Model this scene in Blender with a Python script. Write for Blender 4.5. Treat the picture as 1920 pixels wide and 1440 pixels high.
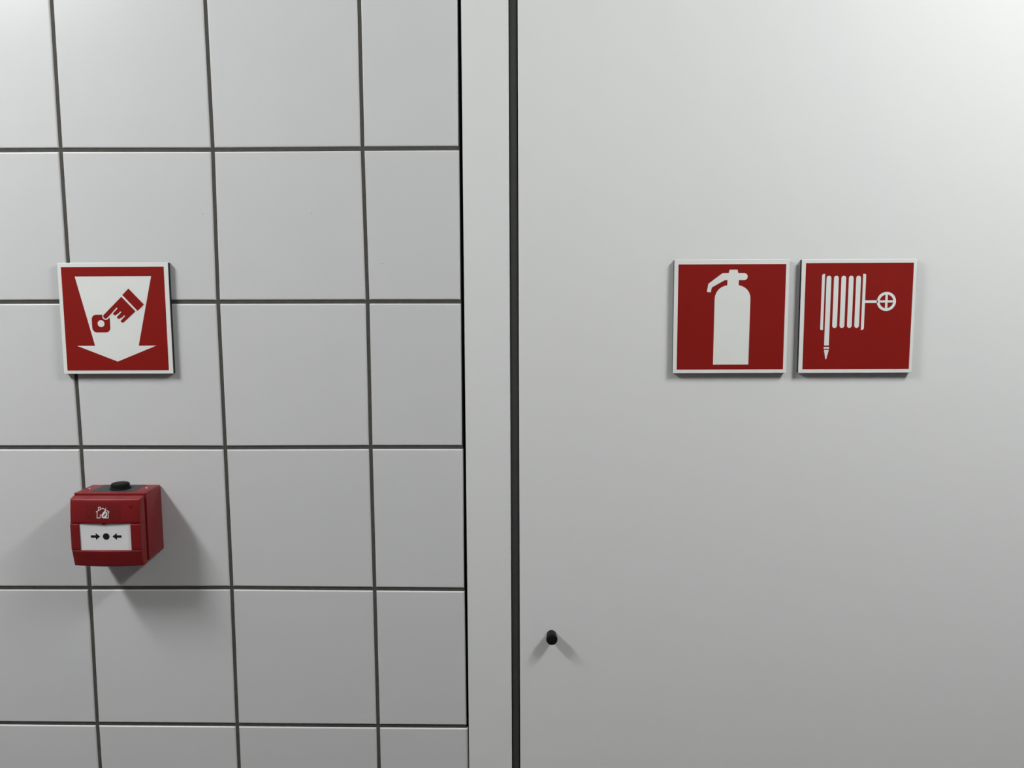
import bpy, bmesh, math, random
from mathutils import Vector

# ------------------------------------------------------------------ reset
for o in list(bpy.data.objects):
    bpy.data.objects.remove(o, do_unlink=True)
scene = bpy.context.scene
C = scene.collection
random.seed(7)

# ------------------------------------------------------------------ camera
cam_data = bpy.data.cameras.new('camera')
cam_data.sensor_fit = 'HORIZONTAL'
cam_data.sensor_width = 36.0
cam_data.lens = 1550.0 / 1920.0 * 36.0
cam_data.clip_start = 0.02
cam_data.clip_end = 50
cam = bpy.data.objects.new('camera', cam_data)
C.objects.link(cam)
cam.location = (0.0096, -1.1116, 1.5282)
cam.rotation_euler = (1.4584, 0.0044, 0.0134)
scene.camera = cam

# ------------------------------------------------------------------ world, exposure, light levels
world = bpy.data.worlds.new('world')
scene.world = world
world.use_nodes = True
world.node_tree.nodes['Background'].inputs[0].default_value = (0.8, 0.82, 0.85, 1)
world.node_tree.nodes['Background'].inputs[1].default_value = 0.05
vs = scene.view_settings
vs.view_transform = 'Standard'
vs.look = 'None'
vs.exposure = 0.0
vs.gamma = 1.0
vs.use_curve_mapping = False
LAMP_STRENGTH = 77.0
LAMP_COLOR = (0.985, 1.0, 0.995)
LAMPS = [(-1.26, -0.80, 1.07), (1.01, -0.80, 0.92)]   # x, y, relative output
LAMP_Z = 2.44                           # centre of the opal diffusers
LAMP_HALF = (0.085, 0.30, 0.055)        # half sizes of a diffuser
CEILING_Z = 2.61

# ------------------------------------------------------------------ materials
def srgb(r, g, b):
    def f(v):
        v /= 255.0
        return v / 12.92 if v <= 0.04045 else ((v + 0.055) / 1.055) ** 2.4
    return (f(r), f(g), f(b), 1.0)

def mat(name, col, rough=0.5, spec=0.5, noise=0.0, nscale=30.0, bump=0.0, bscale=200.0,
        emit=None, estr=0.0, coat=0.0, per_object=0.0, bdist=0.001):
    m = bpy.data.materials.new(name)
    m.use_nodes = True
    nt = m.node_tree
    b = nt.nodes['Principled BSDF']
    b.inputs['Roughness'].default_value = rough
    b.inputs['Specular IOR Level'].default_value = spec
    b.inputs['Coat Weight'].default_value = coat
    b.inputs['Base Color'].default_value = col if len(col) == 4 else (*col, 1)
    c = b.inputs['Base Color'].default_value[:]
    tc = nt.nodes.new('ShaderNodeTexCoord')
    if noise or per_object:
        n = nt.nodes.new('ShaderNodeTexNoise')
        n.inputs['Scale'].default_value = nscale
        n.inputs['Detail'].default_value = 4
        nt.links.new(tc.outputs['Object'], n.inputs['Vector'])
        hsv = nt.nodes.new('ShaderNodeHueSaturation')
        hsv.inputs['Color'].default_value = c
        mr = nt.nodes.new('ShaderNodeMapRange')
        mr.inputs['From Min'].default_value = 0.3
        mr.inputs['From Max'].default_value = 0.7
        mr.inputs['To Min'].default_value = 1.0 - noise
        mr.inputs['To Max'].default_value = 1.0 + noise
        nt.links.new(n.outputs['Fac'], mr.inputs['Value'])
        val = mr.outputs['Result']
        if per_object:
            oi = nt.nodes.new('ShaderNodeObjectInfo')
            mr2 = nt.nodes.new('ShaderNodeMapRange')
            mr2.inputs['To Min'].default_value = 1.0 - per_object
            mr2.inputs['To Max'].default_value = 1.0 + per_object
            nt.links.new(oi.outputs['Random'], mr2.inputs['Value'])
            mu = nt.nodes.new('ShaderNodeMath')
            mu.operation = 'MULTIPLY'
            nt.links.new(val, mu.inputs[0])
            nt.links.new(mr2.outputs['Result'], mu.inputs[1])
            val = mu.outputs[0]
        nt.links.new(val, hsv.inputs['Value'])
        nt.links.new(hsv.outputs['Color'], b.inputs['Base Color'])
    if bump:
        n2 = nt.nodes.new('ShaderNodeTexNoise')
        n2.inputs['Scale'].default_value = bscale
        n2.inputs['Detail'].default_value = 3
        nt.links.new(tc.outputs['Object'], n2.inputs['Vector'])
        bp = nt.nodes.new('ShaderNodeBump')
        bp.inputs['Strength'].default_value = bump
        bp.inputs['Distance'].default_value = bdist
        nt.links.new(n2.outputs['Fac'], bp.inputs['Height'])
        nt.links.new(bp.outputs['Normal'], b.inputs['Normal'])
    if emit:
        b.inputs['Emission Color'].default_value = (*emit, 1)
        b.inputs['Emission Strength'].default_value = estr
    return m

M = {
    'tile': mat('glazed_tile', (0.62, 0.62, 0.625, 1), rough=0.29, spec=0.30, noise=0.008, nscale=9,
                bump=0.25, bscale=14, bdist=0.0006, per_object=0.012),
    'grout': mat('grey_grout', (0.082, 0.078, 0.070, 1), rough=0.95, spec=0.2, noise=0.12, nscale=120,
                 bump=0.5, bscale=900),
    'door': mat('white_laminate', (0.72, 0.725, 0.72, 1), rough=0.55, spec=0.25, noise=0.006, nscale=5,
                bump=0.06, bscale=700, bdist=0.0004),
    'seal': mat('dark_rubber', (0.050, 0.050, 0.049, 1), rough=0.7, spec=0.3, noise=0.06, nscale=40),
    'black': mat('black_plastic', (0.007, 0.007, 0.0075, 1), rough=0.55, spec=0.12, noise=0.05, nscale=60),
    'core': mat('sign_core', (0.013, 0.013, 0.014, 1), rough=0.55, spec=0.4, noise=0.05, nscale=60),
    'sign_white': mat('sign_white', (0.76, 0.77, 0.745, 1), rough=0.45, spec=0.35, noise=0.006, nscale=20),
    'sign_red': mat('sign_red', (0.240, 0.0095, 0.0065, 1), rough=0.5, spec=0.15, noise=0.02, nscale=25),
    'red': mat('red_plastic', (0.180, 0.0090, 0.0105, 1), rough=0.38, spec=0.32, noise=0.03, nscale=60,
               bump=0.08, bscale=1500, bdist=0.0003),
    'label_red': mat('label_red', (0.140, 0.006, 0.007, 1), rough=0.5, spec=0.3, noise=0.02, nscale=60),
    'entry': mat('dark_grey_plastic', (0.036, 0.036, 0.037, 1), rough=0.5, spec=0.3, noise=0.05, nscale=80),
    'glass': mat('white_element', (0.72, 0.71, 0.72, 1), rough=0.3, spec=0.4, noise=0.006, nscale=30),
    'ink': mat('black_print', (0.010, 0.008, 0.008, 1), rough=0.6, spec=0.2, noise=0.02, nscale=60),
    'white_print': mat('white_print', (0.72, 0.70, 0.70, 1), rough=0.5, spec=0.3, noise=0.01, nscale=60),
    'screw': mat('screw_glint', (0.75, 0.72, 0.72, 1), rough=0.3, spec=0.6, noise=0.02, nscale=90),
    'paint': mat('wall_paint', (0.26, 0.255, 0.25, 1), rough=0.8, spec=0.2, noise=0.015, nscale=3,
                 bump=0.1, bscale=300),
    'ceiling': mat('ceiling_paint', (0.34, 0.34, 0.34, 1), rough=0.9, spec=0.2, noise=0.01, nscale=3),
    'floor': mat('grey_vinyl', (0.13, 0.118, 0.105, 1), rough=0.6, spec=0.3, noise=0.08, nscale=12),
    'lamp_trim': mat('lamp_trim', (0.78, 0.78, 0.78, 1), rough=0.4, noise=0.01),
    'speck': mat('grey_fleck', (0.42, 0.41, 0.40, 1), rough=0.5, noise=0.05, nscale=200),
}

# ------------------------------------------------------------------ mesh helpers (world axes; y negative = towards the viewer)
def link(name, me, material, parent=None, kind=None):
    o = bpy.data.objects.new(name, me)
    C.objects.link(o)
    if material and not me.materials:
        me.materials.append(M[material])
    if parent:
        o.parent = parent
    if kind:
        o['kind'] = kind
    return o

def finish(bm, name, angle=35):
    bmesh.ops.recalc_face_normals(bm, faces=bm.faces)
    me = bpy.data.meshes.new(name)
    bm.to_mesh(me)
    bm.free()
    if angle:
        for p in me.polygons:
            p.use_smooth = True
        me.set_sharp_from_angle(angle=math.radians(angle))
    return me

def add_box(bm, x0, x1, y0, y1, z0, z1, bevel=0.0, seg=2):
    x0, x1, y0, y1, z0, z1 = min(x0, x1), max(x0, x1), min(y0, y1), max(y0, y1), min(z0, z1), max(z0, z1)
    r = bmesh.ops.create_cube(bm, size=1.0)
    vv = r['verts']
    for v in vv:
        v.co = Vector(((x0 + x1) / 2 + v.co.x * (x1 - x0), (y0 + y1) / 2 + v.co.y * (y1 - y0),
                       (z0 + z1) / 2 + v.co.z * (z1 - z0)))
    if bevel:
        ed = list({e for v in vv for e in v.link_edges})
        bmesh.ops.bevel(bm, geom=ed, offset=bevel, segments=seg, profile=0.5, affect='EDGES')

def box(name, x0, x1, y0, y1, z0, z1, material, parent=None, kind=None, bevel=0.0, seg=2):
    bm = bmesh.new()
    add_box(bm, x0, x1, y0, y1, z0, z1, bevel, seg)
    return link(name, finish(bm, name, 15), material, parent, kind)

def prism(bm, pts, y0, y1):
    """pts: (x, z) outline in metres, extruded from y0 (back) to y1 (front)."""
    b = [bm.verts.new((x, y0, z)) for x, z in pts]
    f = [bm.verts.new((x, y1, z)) for x, z in pts]
    bm.faces.new(f)
    n = len(pts)
    for i in range(n):
        bm.faces.new((b[i], b[(i + 1) % n], f[(i + 1) % n], f[i]))
    return bm

def mm(pts):
    return [(a / 1000.0, b / 1000.0) for a, b in pts]

def circle(cx, cz, r, n=40, a0=0.0, a1=360.0):
    full = abs(a1 - a0) >= 360
    k = n if full else n + 1
    return [(cx + r * math.cos(math.radians(a0 + (a1 - a0) * i / n)),
             cz + r * math.sin(math.radians(a0 + (a1 - a0) * i / n))) for i in range(k)]

def capsule(x0, z0, x1, z1, r, n=10, flat_start=False, flat_end=False):
    a = math.degrees(math.atan2(z1 - z0, x1 - x0))
    out = []
    out += circle(x1, z1, r, 1 if flat_end else n, a - 90, a + 90)
    out += circle(x0, z0, r, 1 if flat_start else n, a + 90, a + 270)
    return out

def rounded(x0, x1, z0, z1, r, n=6):
    return (circle(x1 - r, z1 - r, r, n, 0, 90) + circle(x0 + r, z1 - r, r, n, 90, 180)
            + circle(x0 + r, z0 + r, r, n, 180, 270) + circle(x1 - r, z0 + r, r, n, 270, 360 - 1e-6))

def lathe(profile, n=32):
    """profile: list of (radius, height); revolved round +z."""
    bm = bmesh.new()
    rings = []
    for r, h in profile:
        if r <= 1e-7:
            rings.append([bm.verts.new((0, 0, h))])
        else:
            rings.append([bm.verts.new((r * math.cos(2 * math.pi * i / n), r * math.sin(2 * math.pi * i / n), h))
                          for i in range(n)])
    for a, b in zip(rings, rings[1:]):
        for i in range(n):
            j = (i + 1) % n
            if len(a) == 1:
                bm.faces.new((a[0], b[i], b[j]))
            elif len(b) == 1:
                bm.faces.new((a[i], a[j], b[0]))
            else:
                bm.faces.new((a[i], a[j], b[j], b[i]))
    return bm

def empty(name, loc):
    o = bpy.data.objects.new(name, None)
    C.objects.link(o)
    o.location = loc
    o.empty_display_size = 0.05
    return o

def tag(o, label, cat, group=None):
    o['label'] = label
    o['category'] = cat
    if group:
        o['group'] = group

# ------------------------------------------------------------------ room shell
X_L, X_R, Y_F = -2.0, 2.25, -3.6
OX, OZ = -0.6, 1.915                    # tile grid origin (a joint crossing)
DOOR_Y = -0.003                         # face of door and frame
FR_L, LEAF_L = 0.5308 + OX, 0.6036 + OX  # frame left edge, leaf left edge
SEAL_L = 0.5917 + OX
LEAF_W = 0.92
LEAF_R = LEAF_L + LEAF_W
SEAL_R = LEAF_R + (LEAF_L - SEAL_L)
FR_R = SEAL_R + (SEAL_L - FR_L)
LEAF_T = 2.09
SEAL_T = LEAF_T + 0.012
FR_T = SEAL_T + 0.061
HOLE_L, HOLE_R, HOLE_T = 0.5265 + OX, FR_R + 0.0043, FR_T + 0.0043

floor = box('floor', X_L - 0.1, X_R + 0.1, Y_F - 0.1, 0.11, -0.1, 0.0, 'floor', kind='structure')
ceiling = box('ceiling', X_L - 0.1, X_R + 0.1, Y_F - 0.1, 0.11, CEILING_Z, CEILING_Z + 0.1, 'ceiling', kind='structure')
box('wall_left', X_L - 0.1, X_L, Y_F, 0.0, 0.0, CEILING_Z, 'paint', kind='structure')
box('wall_right', X_R, X_R + 0.1, Y_F, 0.0, 0.0, CEILING_Z, 'paint', kind='structure')
box('wall_front', X_L - 0.1, X_R + 0.1, Y_F - 0.1, Y_F, 0.0, CEILING_Z, 'paint', kind='structure')

GROUT_Y = 0.0016
bm = bmesh.new()
add_box(bm, X_L - 0.1, HOLE_L, GROUT_Y, 0.10, 0.0, CEILING_Z)
add_box(bm, HOLE_R, X_R + 0.1, GROUT_Y, 0.10, 0.0, CEILING_Z)
add_box(bm, HOLE_L, HOLE_R, GROUT_Y, 0.10, HOLE_T, CEILING_Z)
wall = link('wall_back', finish(bm, 'wall_back', 0), 'grout', kind='structure')

# --- tiles: rounded front edges, one object each
JOINT = 0.0046
EDGE_R = 0.0022
def tile_mesh(corners):
    """corners: four (x, z) counter-clockwise from bottom-left, relative to the tile's centre."""
    steps = [(0, 0.0), (0, 0.0), (1, 30.0), (1, 60.0), (1, 90.0)]
    rings, ths = [], []
    c = corners
    ix = [1, -1, -1, 1]
    iz = [1, 1, -1, -1]
    verts, faces, nrm = [], [], []
    prof = [(0.0, 0.006, 0.0)]
    for th in (0.0, 30.0, 60.0, 90.0):
        t = math.radians(th)
        prof.append((EDGE_R * (1 - math.cos(t)), EDGE_R * (1 - math.sin(t)), th))
    for ins, y, th in prof:
        rings.append(len(verts))
        for k in range(4):
            verts.append((c[k][0] + ix[k] * ins, y, c[k][1] + iz[k] * ins))
    side = [(0, -1), (1, 0), (0, 1), (-1, 0)]
    for r in range(len(prof) - 1):
        for k in range(4):
            a, b = rings[r] + k, rings[r] + (k + 1) % 4
            a2, b2 = rings[r + 1] + k, rings[r + 1] + (k + 1) % 4
            faces.append((a, b, b2, a2))
            t0, t1 = math.radians(prof[r][2]), math.radians(prof[r + 1][2])
            n0 = (side[k][0] * math.cos(t0), -math.sin(t0), side[k][1] * math.cos(t0))
            n1 = (side[k][0] * math.cos(t1), -math.sin(t1), side[k][1] * math.cos(t1))
            nrm += [n0, n0, n1, n1]
    L = rings[-1]
    faces.append((L, L + 1, L + 2, L + 3))
    nrm += [(0, -1, 0)] * 4
    me = bpy.data.meshes.new('tile')
    me.from_pydata(verts, [], faces)
    for p in me.polygons:
        p.use_smooth = True
    me.normals_split_custom_set(nrm)
    me.materials.append(M['tile'])
    return me

# measured joint crossings near the signs (offsets from the regular 200 mm grid, millimetres)
NODE = {(0, 1): (-1.2, 0.5), (1, 1): (0.8, -0.7), (2, 1): (-1.2, -0.6), (3, 1): (0, -0.8), (-1, 1): (-0.8, 0.8),
        (0, 2): (-0.8, 0.8), (1, 2): (-1.0, -0.3), (2, 2): (0.7, -0.7), (3, 2): (0, -1.2), (-1, 2): (0, 0.9),
        (0, 3): (0.7, 1.2), (1, 3): (-0.1, 0.5), (2, 3): (0.2, 0.9), (3, 3): (0, 0.7), (-1, 3): (0, 1.4),
        (0, 4): (0.5, 1.2), (1, 4): (0.4, 1.5), (2, 4): (0.9, 0.0), (3, 4): (0, -0.8), (-1, 4): (0, 1.3),
        (0, 5): (-1.4, 0.1), (1, 5): (-0.3, -0.9), (2, 5): (1.3, -1.9), (3, 5): (0, -2.5), (-1, 5): (0, 1.1),
        (0, 6): (-0.6, 0.0), (1, 6): (-0.4, -1.0), (2, 6): (0.8, -1.9), (3, 6): (0, -2.4),
        (0, 0): (-0.8, 0.0), (1, 0): (-0.8, 0.0), (2, 0): (-1.0, 0.0)}
# right ends (top, bottom) of the cut tiles beside the door frame, by row
CUT_R = {0: (526.3, 525.2), 1: (526.3, 525.8), 2: (526.3, 525.5), 3: (526.9, 526.2), 4: (526.6, 527.3), 5: (529.2, 529.4)}

def node(i, j):
    dx, dz = NODE.get((i, j), (0.0, 0.0))
    return (i * 0.2 + dx / 1000 + OX, -j * 0.2 + dz / 1000 + OZ)

TILES = {}
std_cache = {}
h = JOINT / 2
for j in range(-4, 10):                      # rows from the ceiling to the floor
    for i in range(-8, 15):
        tl, tr, br, bl = node(i, j), node(i + 1, j), node(i + 1, j + 1), node(i, j + 1)
        P = [[bl[0] + h, bl[1] + h], [br[0] - h, br[1] + h], [tr[0] - h, tr[1] - h], [tl[0] + h, tl[1] - h]]
        lo, hi = max(P[0][0], X_L + 0.001), min(P[1][0], X_R - 0.001)
        top = min(P[2][1], CEILING_Z - 0.001)
        bot = max(P[0][1], 0.001)
        if top - bot < 0.02:
            continue
        if P[2][1] > CEILING_Z - 0.001:
            P[2][1] = P[3][1] = top
        if P[0][1] < 0.001:
            P[0][1] = P[1][1] = bot
        if P[1][0] > X_R:
            P[1][0] = P[2][0] = X_R - 0.001
        if P[0][0] < X_L:
            P[0][0] = P[3][0] = X_L + 0.001
        if P[1][0] - P[0][0] < 0.015:
            continue
        if i == 2 and bot < HOLE_T:          # cut at the frame, left side
            if bot > HOLE_T - 0.01 or top <= HOLE_T + 0.2 and bot < HOLE_T:
                ct, cb = CUT_R.get(j, (526.3, 526.0))
                P[1][0] = cb / 1000 + OX
                P[2][0] = ct / 1000 + OX
        elif 2 < i and P[0][0] < HOLE_R and bot < HOLE_T:
            if P[1][0] <= HOLE_R + 0.01:     # over the opening
                if top <= HOLE_T + 0.01:
                    continue
                P[0][1] = P[1][1] = HOLE_T + 0.002
            else:                            # cut at the frame, right side
                P[0][0] = P[3][0] = HOLE_R + 0.001
        if P[1][0] - P[0][0] < 0.015 or P[2][1] - P[0][1] < 0.015:
            continue
        cx = sum(q[0] for q in P) / 4
        cz = sum(q[1] for q in P) / 4
        rel = tuple((round(q[0] - cx, 5), round(q[1] - cz, 5)) for q in P)
        if rel not in std_cache:
            std_cache[rel] = tile_mesh(rel)
        t = link('tile', std_cache[rel], None, wall)
        t.location = (cx, 0.0, cz)
        TILES[(i, j)] = t

# cut pieces that close the row over the two upper corners of the door frame
row_t = math.floor((HOLE_T - OZ) / 0.2 + 1e-6) * 0.2 + OZ + 0.2 - h
for xa, xb in ((HOLE_L + 0.0015, 0.6 + OX - h), (math.floor((HOLE_R - OX) / 0.2) * 0.2 + OX + h, HOLE_R - 0.0015)):
    if xb - xa > 0.015:
        w2, h2 = (xb - xa) / 2, (row_t - HOLE_T - 0.002) / 2
        t = link('tile', tile_mesh(((-w2, -h2), (w2, -h2), (w2, h2), (-w2, h2))), None, wall)
        t.location = ((xa + xb) / 2, 0.0, HOLE_T + 0.002 + h2)

# small flecks in the glaze
def fleck(tile_key, x, z, r, material):
    bm = lathe([(r, 0), (r * 0.85, r * 0.35), (r * 0.45, r * 0.6), (0, r * 0.7)], 8)
    o = link('glaze_fleck', finish(bm, 'glaze_fleck', 80), material, TILES[tile_key])
    o.rotation_euler = (math.pi / 2, 0, 0)
    o.location = Vector((x + OX, 0.0, z + OZ)) - TILES[tile_key].location
fleck((1, 2), 0.2605, -0.5349, 0.0009, 'tile')
fleck((1, 1), 0.3291, -0.2838, 0.0008, 'speck')
fleck((0, 1), 0.1838, -0.2837, 0.0008, 'speck')
fleck((2, 1), 0.4222, -0.3502, 0.0008, 'speck')
fleck((0, 4), 0.1739, -0.8240, 0.0008, 'speck')

# ------------------------------------------------------------------ door frame, seal, leaf
def frame_bars(y0, y1, l0, l1, r0, r1, t0, t1, zb, bevel):
    """left bar l0..l1, right bar r0..r1, head t0..t1."""
    out = []
    for a, b in ((l0, l1), (r0, r1)):
        bm = bmesh.new()
        add_box(bm, a, b, y0, y1, zb, t1, bevel)
        out.append(bm)
    bm = bmesh.new()
    add_box(bm, l1, r0, y0, y1, t0, t1, bevel)
    out.append(bm)
    return out

trim = bpy.data.objects.new('trim_1', None)
C.objects.link(trim)
trim['kind'] = 'structure'
trim.location = ((FR_L + FR_R) / 2, 0, 0)
def under(o, root):
    o.parent = root
    o.location = Vector(o.location) - root.location
for nm, b in zip(('jamb', 'jamb', 'head'), frame_bars(0.098, DOOR_Y, FR_L, SEAL_L, SEAL_R, FR_R, SEAL_T, FR_T, 0.0, 0.0009)):
    under(link(nm, finish(b, nm, 15), 'door'), trim)
g = 0.0011
for b in frame_bars(0.040, 0.0005, SEAL_L + g, LEAF_L - g, LEAF_R + g, SEAL_R - g, LEAF_T + g, SEAL_T - g, 0.0, 0.0006):
    under(link('rubber_seal', finish(b, 'rubber_seal', 15), 'seal'), trim)
b = bmesh.new()
add_box(b, HOLE_L, HOLE_R, 0.10, 0.11, 0.0, HOLE_T)  # added black slab, stops light leaking in from behind the frame gap
under(link('light_stop_panel', finish(b, 'light_stop_panel', 0), 'black'), trim)
trim['label'] = 'white door frame with a dark rubber seal'

door = box('door_1', LEAF_L, LEAF_R, DOOR_Y, 0.042, 0.006, LEAF_T, 'door', kind='structure', bevel=0.0009)
door['label'] = 'plain white door leaf carrying two red fire signs'
# black knob: a short flared stub with a rounded end
KX, KZ = 0.6478 + OX, -0.8643 + OZ
bm = lathe([(0.0067, 0.0), (0.0068, 0.004), (0.0072, 0.009), (0.0077, 0.0135), (0.0079, 0.0155), (0.0078, 0.0166),
            (0.0072, 0.0175), (0.0055, 0.0180), (0.0, 0.0182)], 40)
knob = link('knob', finish(bm, 'knob', 50), 'black', door)
knob.rotation_euler = (math.pi / 2, 0, 0)
knob.location = (KX, DOOR_Y, KZ)
knob['label'] = 'small black knob'

# ------------------------------------------------------------------ signs
def make_sign(name, cx, cz, y_wall, hw, hh, red, tilt=0.0):
    root = empty(name, (cx, y_wall, cz))
    root.rotation_euler = (0, tilt, 0)
    def rect(x0, x1, z0, z1, ya, yb, material, nm, bevel=0.0, parent=root):
        return box(nm, x0, x1, ya, yb, z0, z1, material, parent, bevel=bevel)
    rect(-hw + .0003, hw - .0003, -hh + .0003, hh - .0003, 0.0, -0.0062, 'core', 'core')
    rect(-hw, hw, -hh, hh, -0.0062, -0.0075, 'sign_white', 'face_plate', 0.0004)
    r = link('red_field', finish(prism(bmesh.new(), mm([(red[0], red[2]), (red[1], red[2]), (red[1], red[3]), (red[0], red[3])]),
                                       -0.0070, -0.0076), 'red_field', 0), 'sign_red', root)
    return root, r

def print_piece(name, polys, layer, material, parent):
    bm = bmesh.new()
    for p in polys:
        prism(bm, mm(p), -0.0074, -0.0076 - 0.0001 * layer)
    return link(name, finish(bm, name, 0), material, parent)

G = 'red and white fire signs'
# --- call point sign on the tiles
s1, red1 = make_sign('fire_alarm_sign', 0.0628 + OX, -0.4217 + OZ, 0.0, 0.0742, 0.0743, (-69.2, 68.6, -69.8, 68.7))
tag(s1, 'square red sign on white tiles with a hand pressing a button inside a down arrow', 'sign', G)
print_piece('arrow', [[(-51.3, 56.1), (-29.5, -36.4), (-53.8, -36.4), (0.0, -57.7), (53.2, -36.4), (29.5, -36.4), (51.1, 56.1)]],
            1, 'sign_white', red1)
print_piece('button', [rounded(-31.9, -7.4, -18.4, 5.4, 6.2)], 2, 'sign_red', red1)
print_piece('button_centre', [circle(-19.6, -6.6, 4.6, 32)], 3, 'sign_white', red1)
d = math.sqrt(0.5)
fr = 3.05
# white outline where the finger lies over the button
print_piece('finger_outline', [capsule(-12.9, 3.0, -3.0, 13.0, fr + 1.5, 12)], 3, 'sign_white', red1)
# hand: palm + index finger + three curled fingers, separated by white slots
hand = [(9.8, 29.2)]
tip = circle(-13.0, 3.1, fr, 10, 135, 315)
hand += tip
hand += [(1.6, 13.2)]
f1 = circle(0.1, 7.3, 2.75, 8, 150, 315)
f2 = circle(5.0, 2.5, 2.75, 8, 150, 315)
f3 = circle(9.8, -2.5, 2.75, 8, 150, 315)
hand += f1 + [(4.4, 7.2)] + f2 + [(9.2, 2.2)] + f3 + [(27.6, 9.8)]
print_piece('hand', [hand], 4, 'sign_red', red1)
print_piece('finger_gap', [capsule(2.9, 13.8, -2.6, 8.1, 0.75, 6)], 5, 'sign_white', red1)
print_piece('finger_gap', [capsule(7.6, 8.7, 2.4, 3.3, 0.75, 6)], 5, 'sign_white', red1)
print_piece('finger_gap', [capsule(12.6, 3.6, 7.1, -2.1, 0.75, 6)], 5, 'sign_white', red1)
print_piece('cuff', [[(20.0, 40.0), (11.2, 31.5), (30.7, 10.3), (39.6, 18.8)]], 4, 'sign_red', red1)

# --- extinguisher sign on the door
s2, red2 = make_sign('fire_extinguisher_sign', 0.8843 + OX, -0.4223 + OZ, DOOR_Y, 0.0755, 0.0750, (-70.2, 70.9, -70.1, 68.8))
tag(s2, 'square red sign on the white door with a fire extinguisher symbol', 'sign', G)
print_piece('extinguisher_symbol', [[(-3.1, 61.7), (-4.1, 57.3), (-12.3, 57.2), (-30.5, 43.4), (-32.3, 32.8), (-27.3, 32.2),
    (-25.9, 38.6), (-9.1, 48.1), (-5.5, 48.1), (-5.6, 41.2), (-9.6, 40.4), (-13.6, 38.5), (-17.0, 35.7), (-19.7, 31.8), (-21.3, 27.6),
    (-21.8, 23.5), (-22.1, -63.6), (24.7, -63.6), (25.2, 23.5), (24.8, 27.6), (23.3, 31.8), (20.6, 35.6), (17.2, 38.4), (13.2, 40.4), (9.3, 41.2),
    (9.4, 48.0), (17.0, 48.0), (18.9, 48.7), (20.3, 50.4), (20.8, 52.6), (20.4, 54.6), (19.1, 56.2), (16.8, 57.2), (8.3, 57.2), (7.3, 61.7)]],
            1, 'sign_white', red2)

# --- hose reel sign on the door
s3, red3 = make_sign('hose_reel_sign', 1.0508 + OX, -0.4226 + OZ, DOOR_Y, 0.0751, 0.0749, (-69.8, 71.0, -69.9, 70.0))
tag(s3, 'square red sign on the white door with a hose reel and valve wheel symbol', 'sign', G)
print_piece('reel_flange', [[(-48.2, 54.0), (-48.2, -16.9), (-46.6, -17.8), (-44.5, -17.4), (-44.4, 56.1), (-47.3, 55.5)]], 1, 'sign_white', red3)
print_piece('reel_flange', [[(5.4, 55.9), (5.4, -18.0), (8.2, -17.3), (9.2, -15.8), (9.3, 54.0), (8.6, 55.8)]], 1, 'sign_white', red3)
print_piece('hose', [capsule(-39.1, 50.4, -39.1, -38.3, 3.1, 10, flat_end=True)], 1, 'sign_white', red3)
for x in (-29.4, -19.75, -10.0, -0.4):
    print_piece('hose', [capsule(x, 50.3, x, -12.0, 3.1, 10)], 1, 'sign_white', red3)
print_piece('nozzle', [[(-42.7, -40.2), (-42.7, -42.6), (-35.5, -42.6), (-35.5, -40.2)],
                       [(-42.2, -44.1), (-39.9, -56.4), (-38.7, -56.4), (-35.8, -44.1)]], 1, 'sign_white', red3)
print_piece('shaft', [[(9.2, 21.1), (9.2, 17.7), (26.2, 17.7), (26.2, 21.1)]], 1, 'sign_white', red3)
def ring(cx, cz, ro, ri, n=48):
    return [circle(cx, cz, ro, n), circle(cx, cz, ri, n)]
bm = bmesh.new()
o_, i_ = [mm(q) for q in ring(37.3, 19.6, 12.5, 8.9)]
n = len(o_)
ya, yb = -0.0074, -0.0077
vo = [bm.verts.new((x, yb, z)) for x, z in o_]
vi = [bm.verts.new((x, yb, z)) for x, z in i_]
vob = [bm.verts.new((x, ya, z)) for x, z in o_]
vib = [bm.verts.new((x, ya, z)) for x, z in i_]
for k in range(n):
    q = (k + 1) % n
    bm.faces.new((vo[k], vo[q], vi[q], vi[k]))
    bm.faces.new((vob[k], vob[q], vo[q], vo[k]))
    bm.faces.new((vib[k], vib[q], vi[q], vi[k]))
prism(bm, mm([(28.2, 21.05), (28.2, 18.1), (46.4, 18.1), (46.4, 21.05)]), ya, yb)
prism(bm, mm([(35.75, 28.7), (35.75, 21.0), (38.85, 21.0), (38.85, 28.7)]), ya, yb)
prism(bm, mm([(35.75, 18.15), (35.75, 10.5), (38.85, 10.5), (38.85, 18.15)]), ya, yb)
link('valve_wheel', finish(bm, 'valve_wheel', 0), 'sign_white', red3)

# ------------------------------------------------------------------ manual call point (local millimetres: x right, d out of the wall, z up)
cp = empty('fire_alarm_call_point', (0.0615 + OX, 0.0, -0.697 + OZ))
tag(cp, 'red wall-mounted fire alarm call point box with white press panel on the tiles', 'call point')

def mbox(name, x0, x1, d0, d1, z0, z1, material, parent=cp, bevel=0.0, seg=2):
    k = 0.001
    return box(name, x0 * k, x1 * k, -d0 * k, -d1 * k, z0 * k, z1 * k, material, parent, bevel=bevel * k, seg=seg)

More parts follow.
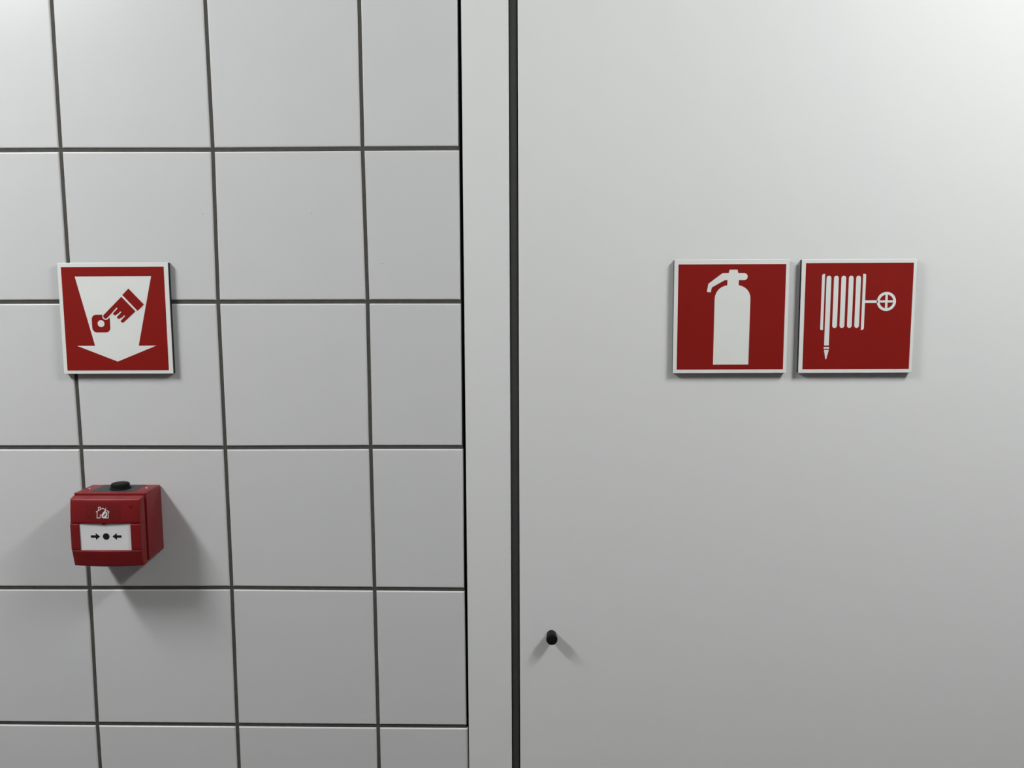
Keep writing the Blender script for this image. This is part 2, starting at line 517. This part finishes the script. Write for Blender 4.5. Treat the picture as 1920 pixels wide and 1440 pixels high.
# back box, slightly tapered towards its rim
bm = bmesh.new()
add_box(bm, -0.0480, 0.0478, 0.0, -0.0465, -0.0450, 0.0468, 0.0028, 3)
backbox = link('back_box', finish(bm, 'back_box', 15), 'red', cp)
mbox('rim', -48.3, 48.1, 42.5, 46.8, -45.6, 46.6, 'red', backbox, 1.2)
entry = mbox('cable_entry_plate', -29.5, 29.0, 3.0, 42.0, 45.6, 47.1, 'entry', backbox, 0.5)
bm = lathe([(0.0134, 0.0), (0.0134, 0.0016), (0.0126, 0.0022), (0.0118, 0.0024), (0.0118, 0.0062), (0.0112, 0.0074), (0.0100, 0.0079), (0, 0.0080)], 12)
plug = link('blanking_plug', finish(bm, 'blanking_plug', 30), 'black', cp)
plug.location = (0.0035, -0.025, 0.0470)
plug['label'] = 'black screw-in blanking plug'
for x, dd in ((-39.0, 24.0), (37.5, 22.0)):  # pale screw heads, their light colour stands in for glints on the box
    bm = lathe([(0.0011, 0), (0.0011, 0.0005), (0.0006, 0.0009), (0, 0.001)], 10)
    s = link('screw', finish(bm, 'screw', 60), 'screw', backbox)
    s.location = (x / 1000, -dd / 1000, 0.0467)
mbox('neck', -44.5, 44.5, 46.0, 52.0, -42.8, 43.2, 'red', cp, 0.8)

def prof(z):
    T = [(-60, 58.0), (-48, 60.2), (-40, 62.0), (-27, 64.8), (8, 64.6), (25, 63.6), (40, 61.6), (50, 60.0)]
    for (a, da), (b, db) in zip(T, T[1:]):
        if a <= z <= b:
            return da + (db - da) * (z - a) / (b - a)
    return 62.0
def dface(x, z):
    return prof(z) + 0.9 - 1.9 * (x / 46.0) ** 2

def pillow(name, x0, x1, z0, z1, back, material, parent, r=1.6, flare=(0, 0, 0, 0), off=0.0, nx=14, nz=8, bow=0.0):
    """solid block whose front follows dface; flare: how far the back reaches past x0, x1, z0, z1."""
    def axis(a, b, nn):
        e = [0, 0.15 * r, 0.45 * r, r]
        inner = [a + r + (b - a - 2 * r) * i / nn for i in range(1, nn)]
        return [a + q for q in e] + inner + [b - q for q in reversed(e)]
    xs, zs = axis(x0, x1, nx), axis(z0, z1, nz)
    def drop(e):
        e = min(max(e, 0), r)
        return r - math.sqrt(max(r * r - (r - e) ** 2, 0))
    bm = bmesh.new()
    grid = []
    for z in zs:
        row = []
        for x in xs:
            dx = min(x - x0, x1 - x)
            dz = min(z - z0, z1 - z)
            dd = dface(x, z) + off - max(drop(dx), drop(dz))
            zz = z - (bow * (1 - (x / 46.0) ** 2) * max(0.0, (z1 - z) / (z1 - z0)) if bow else 0)
            row.append(bm.verts.new((x / 1000, -dd / 1000, zz / 1000)))
        grid.append(row)
    nxs, nzs = len(xs), len(zs)
    for a in range(nzs - 1):
        for b in range(nxs - 1):
            bm.faces.new((grid[a][b], grid[a][b + 1], grid[a + 1][b + 1], grid[a + 1][b]))
    loop = ([grid[0][b] for b in range(nxs)] + [grid[a][nxs - 1] for a in range(1, nzs)]
            + [grid[nzs - 1][b] for b in range(nxs - 2, -1, -1)] + [grid[a][0] for a in range(nzs - 2, 0, -1)])
    backl = []
    for v in loop:
        x, z = v.co.x * 1000, v.co.z * 1000
        u = (x - x0) / (x1 - x0)
        w = min(max((z - z0) / (z1 - z0), 0), 1)
        bx = x - flare[0] * (1 - u) + flare[1] * u
        bz = z - flare[2] * (1 - w) + flare[3] * w
        backl.append(bm.verts.new((bx / 1000, -back / 1000, bz / 1000)))
    m_ = len(loop)
    for k in range(m_):
        q = (k + 1) % m_
        bm.faces.new((backl[k], backl[q], loop[q], loop[k]))
    bm.faces.new(backl)
    return link(name, finish(bm, name, 38), material, parent)

upper = pillow('upper_cover', -46.4, 45.8, 9.6, 41.6, 50.0, 'red', cp, 1.6, (0.8, 0.8, 0, 1.8))
# plain surround of the press panel: two posts and the sill
surround = pillow('panel_surround', -46.9, -35.0, -26.2, 9.1, 50.0, 'red', cp, 0.9, (0.6, 0, 0, 0), nx=4)
post = pillow('surround_post', 33.0, 46.0, -26.2, 9.1, 50.0, 'red', surround, 0.9, (0, 0.6, 0, 0), nx=4)
lower = pillow('lower_cover', -46.6, 45.8, -48.6, -26.6, 50.0, 'red', cp, 1.4, (0.6, 0.6, -1.0, 0), bow=1.4)
mbox('carrier', -45.0, 45.0, 49.0, 56.5, -44.0, 41.0, 'red', cp, 0.8)
panel = mbox('press_panel', -35.0, 33.0, 56.5, 62.6, -26.6, 9.4, 'glass', cp, 0.3)

def cp_print(name, polys, dd, material, parent, th=0.15):
    bm = bmesh.new()
    for p in polys:
        prism(bm, mm(p), -(dd - 0.3) / 1000, -(dd + th) / 1000)
    return link(name, finish(bm, name, 0), material, parent)
zc = -8.2
cp_print('arrow', [[(-20.6, zc - 1.65), (-14.0, zc - 1.65), (-14.0, zc - 4.6), (-8.3, zc), (-14.0, zc + 4.6), (-14.0, zc + 1.65), (-20.6, zc + 1.65)]], 62.6, 'ink', panel)
cp_print('arrow', [[(20.0, zc - 1.65), (20.0, zc + 1.65), (13.8, zc + 1.65), (13.8, zc + 4.6), (8.0, zc), (13.8, zc - 4.6), (13.8, zc - 1.65)]], 62.6, 'ink', panel)
cp_print('dot', [circle(-0.3, zc, 4.4, 32)], 62.6, 'ink', panel)
mbox('press_tab', -4.2, 0.6, 58.0, 64.6, 8.2, 10.2, 'label_red', upper, 0.3)

# label on the upper cover: follows the bulge
def skin(name, x0, x1, z0, z1, lift, material, parent, nx=16, nz=8):
    bm = bmesh.new()
    g_ = [[bm.verts.new((x / 1000, -(dface(x, z) + lift) / 1000, z / 1000))
           for x in [x0 + (x1 - x0) * i / nx for i in range(nx + 1)]] for z in [z0 + (z1 - z0) * k / nz for k in range(nz + 1)]]
    for a in range(nz):
        for b in range(nx):
            bm.faces.new((g_[a][b], g_[a][b + 1], g_[a + 1][b + 1], g_[a + 1][b]))
    r = bmesh.ops.extrude_face_region(bm, geom=bm.faces[:])
    for v in r['geom']:
        if isinstance(v, bmesh.types.BMVert):
            v.co.y += 0.0006
    return link(name, finish(bm, name, 38), material, parent)
skin('label', -25.4, 21.2, 15.6, 34.3, 0.12, 'label_red', upper)

def Z2(a, b):   # symbol drawing units to local millimetres
    return (-2.0 + (a - 565) * 0.1035 - 0.005 * (b - 495), 30.7 - (b - 495) * 0.1035)
def stroke(pts, w=0.82):
    out = []
    P = [Z2(*q) for q in pts]
    for (xa, za), (xb, zb) in zip(P, P[1:]):
        L = math.hypot(xb - xa, zb - za)
        ux, uz = (xb - xa) / L, (zb - za) / L
        e = w / 2
        xa, za, xb, zb = xa - ux * e, za - uz * e, xb + ux * e, zb + uz * e
        out.append([(xa - uz * e, za + ux * e), (xb - uz * e, zb + ux * e), (xb + uz * e, zb - ux * e), (xa + uz * e, za - ux * e)])
    return out
house = (stroke([(486, 546), (567, 500), (592, 515)]) + stroke([(498, 550), (498, 623), (537, 623), (539, 580)])
         + stroke([(512, 522), (512, 486), (535, 486), (535, 510)]) + stroke([(622, 530), (648, 547)])
         + stroke([(640, 550), (640, 623), (604, 623)]))
flame = [Z2(*q) for q in [(606, 490), (596, 528), (572, 555), (556, 578), (553, 600), (562, 617), (580, 628), (602, 626),
                          (618, 612), (626, 590), (628, 566), (619, 545), (613, 556), (606, 545), (609, 515)]]
def cp_curved(name, polys, lift, material, parent):
    bm = bmesh.new()
    for p in polys:
        f = [bm.verts.new((x / 1000, -(dface(x, z) + lift) / 1000, z / 1000)) for x, z in p]
        b_ = [bm.verts.new((x / 1000, -(dface(x, z) - 0.2) / 1000, z / 1000)) for x, z in p]
        bm.faces.new(f)
        for k in range(len(p)):
            q = (k + 1) % len(p)
            bm.faces.new((b_[k], b_[q], f[q], f[k]))
    return link(name, finish(bm, name, 0), material, parent)
sym = cp_curved('burning_house_symbol', house + [flame], 0.30, 'white_print', upper)
cp_curved('flame_core', [[Z2(*q) for q in [(602, 552), (596, 572), (580, 592), (573, 606), (580, 612), (596, 596), (610, 582), (613, 572), (606, 568)]]],
          0.42, 'label_red', sym)
bm = lathe([(0.0022, 0), (0.0021, 0.0005), (0.0014, 0.0006), (0.0012, 0.0002), (0, 0.0002)], 20)
kh = link('key_hole', finish(bm, 'key_hole', 40), 'red', upper)
kh.rotation_euler = (math.pi / 2, 0, 0)
kh.location = (0.0337, -(dface(33.7, 31.5) - 0.05) / 1000, 0.0315)

# ------------------------------------------------------------------ ceiling lamps (out of the frame, above)
LBL = ['long opal ceiling lamp on the left, above the tiled wall', 'long opal ceiling lamp on the right, above the door']
for (lx, ly, rel_out), lab in zip(LAMPS, LBL):
    M['lamp'] = mat('lamp_diffuser', (0.8, 0.8, 0.8, 1), rough=0.6, emit=LAMP_COLOR, estr=LAMP_STRENGTH * rel_out)
    r0 = empty('ceiling_lamp', (lx, ly, CEILING_Z))
    tag(r0, lab, 'ceiling light', 'long opal ceiling lamps')
    dz = LAMP_Z - CEILING_Z
    ax, ay, az = LAMP_HALF
    box('lamp_base', -ax * 0.8, ax * 0.8, -ay * 0.95, ay * 0.95, dz + az * 0.55, 0.0, 'lamp_trim', r0, bevel=0.008)
    # superelliptic opal cover, rounded at both ends
    bm = bmesh.new()
    rings = []
    for k in range(0, 25):
        t = -1 + 2 * k / 24
        f = max(0.0, 1 - abs(t) ** 6) ** 0.5
        if f < 1e-3:
            rings.append([bm.verts.new((0, ay * t, dz))])
        else:
            rings.append([bm.verts.new((ax * f * math.cos(2 * math.pi * q / 20), ay * t, dz + az * f * math.sin(2 * math.pi * q / 20))) for q in range(20)])
    for a, b in zip(rings, rings[1:]):
        for q in range(20):
            w = (q + 1) % 20
            if len(a) == 1:
                bm.faces.new((a[0], b[q], b[w]))
            elif len(b) == 1:
                bm.faces.new((a[q], a[w], b[0]))
            else:
                bm.faces.new((a[q], a[w], b[w], b[q]))
    link('opal_cover', finish(bm, 'opal_cover', 60), 'lamp', r0)
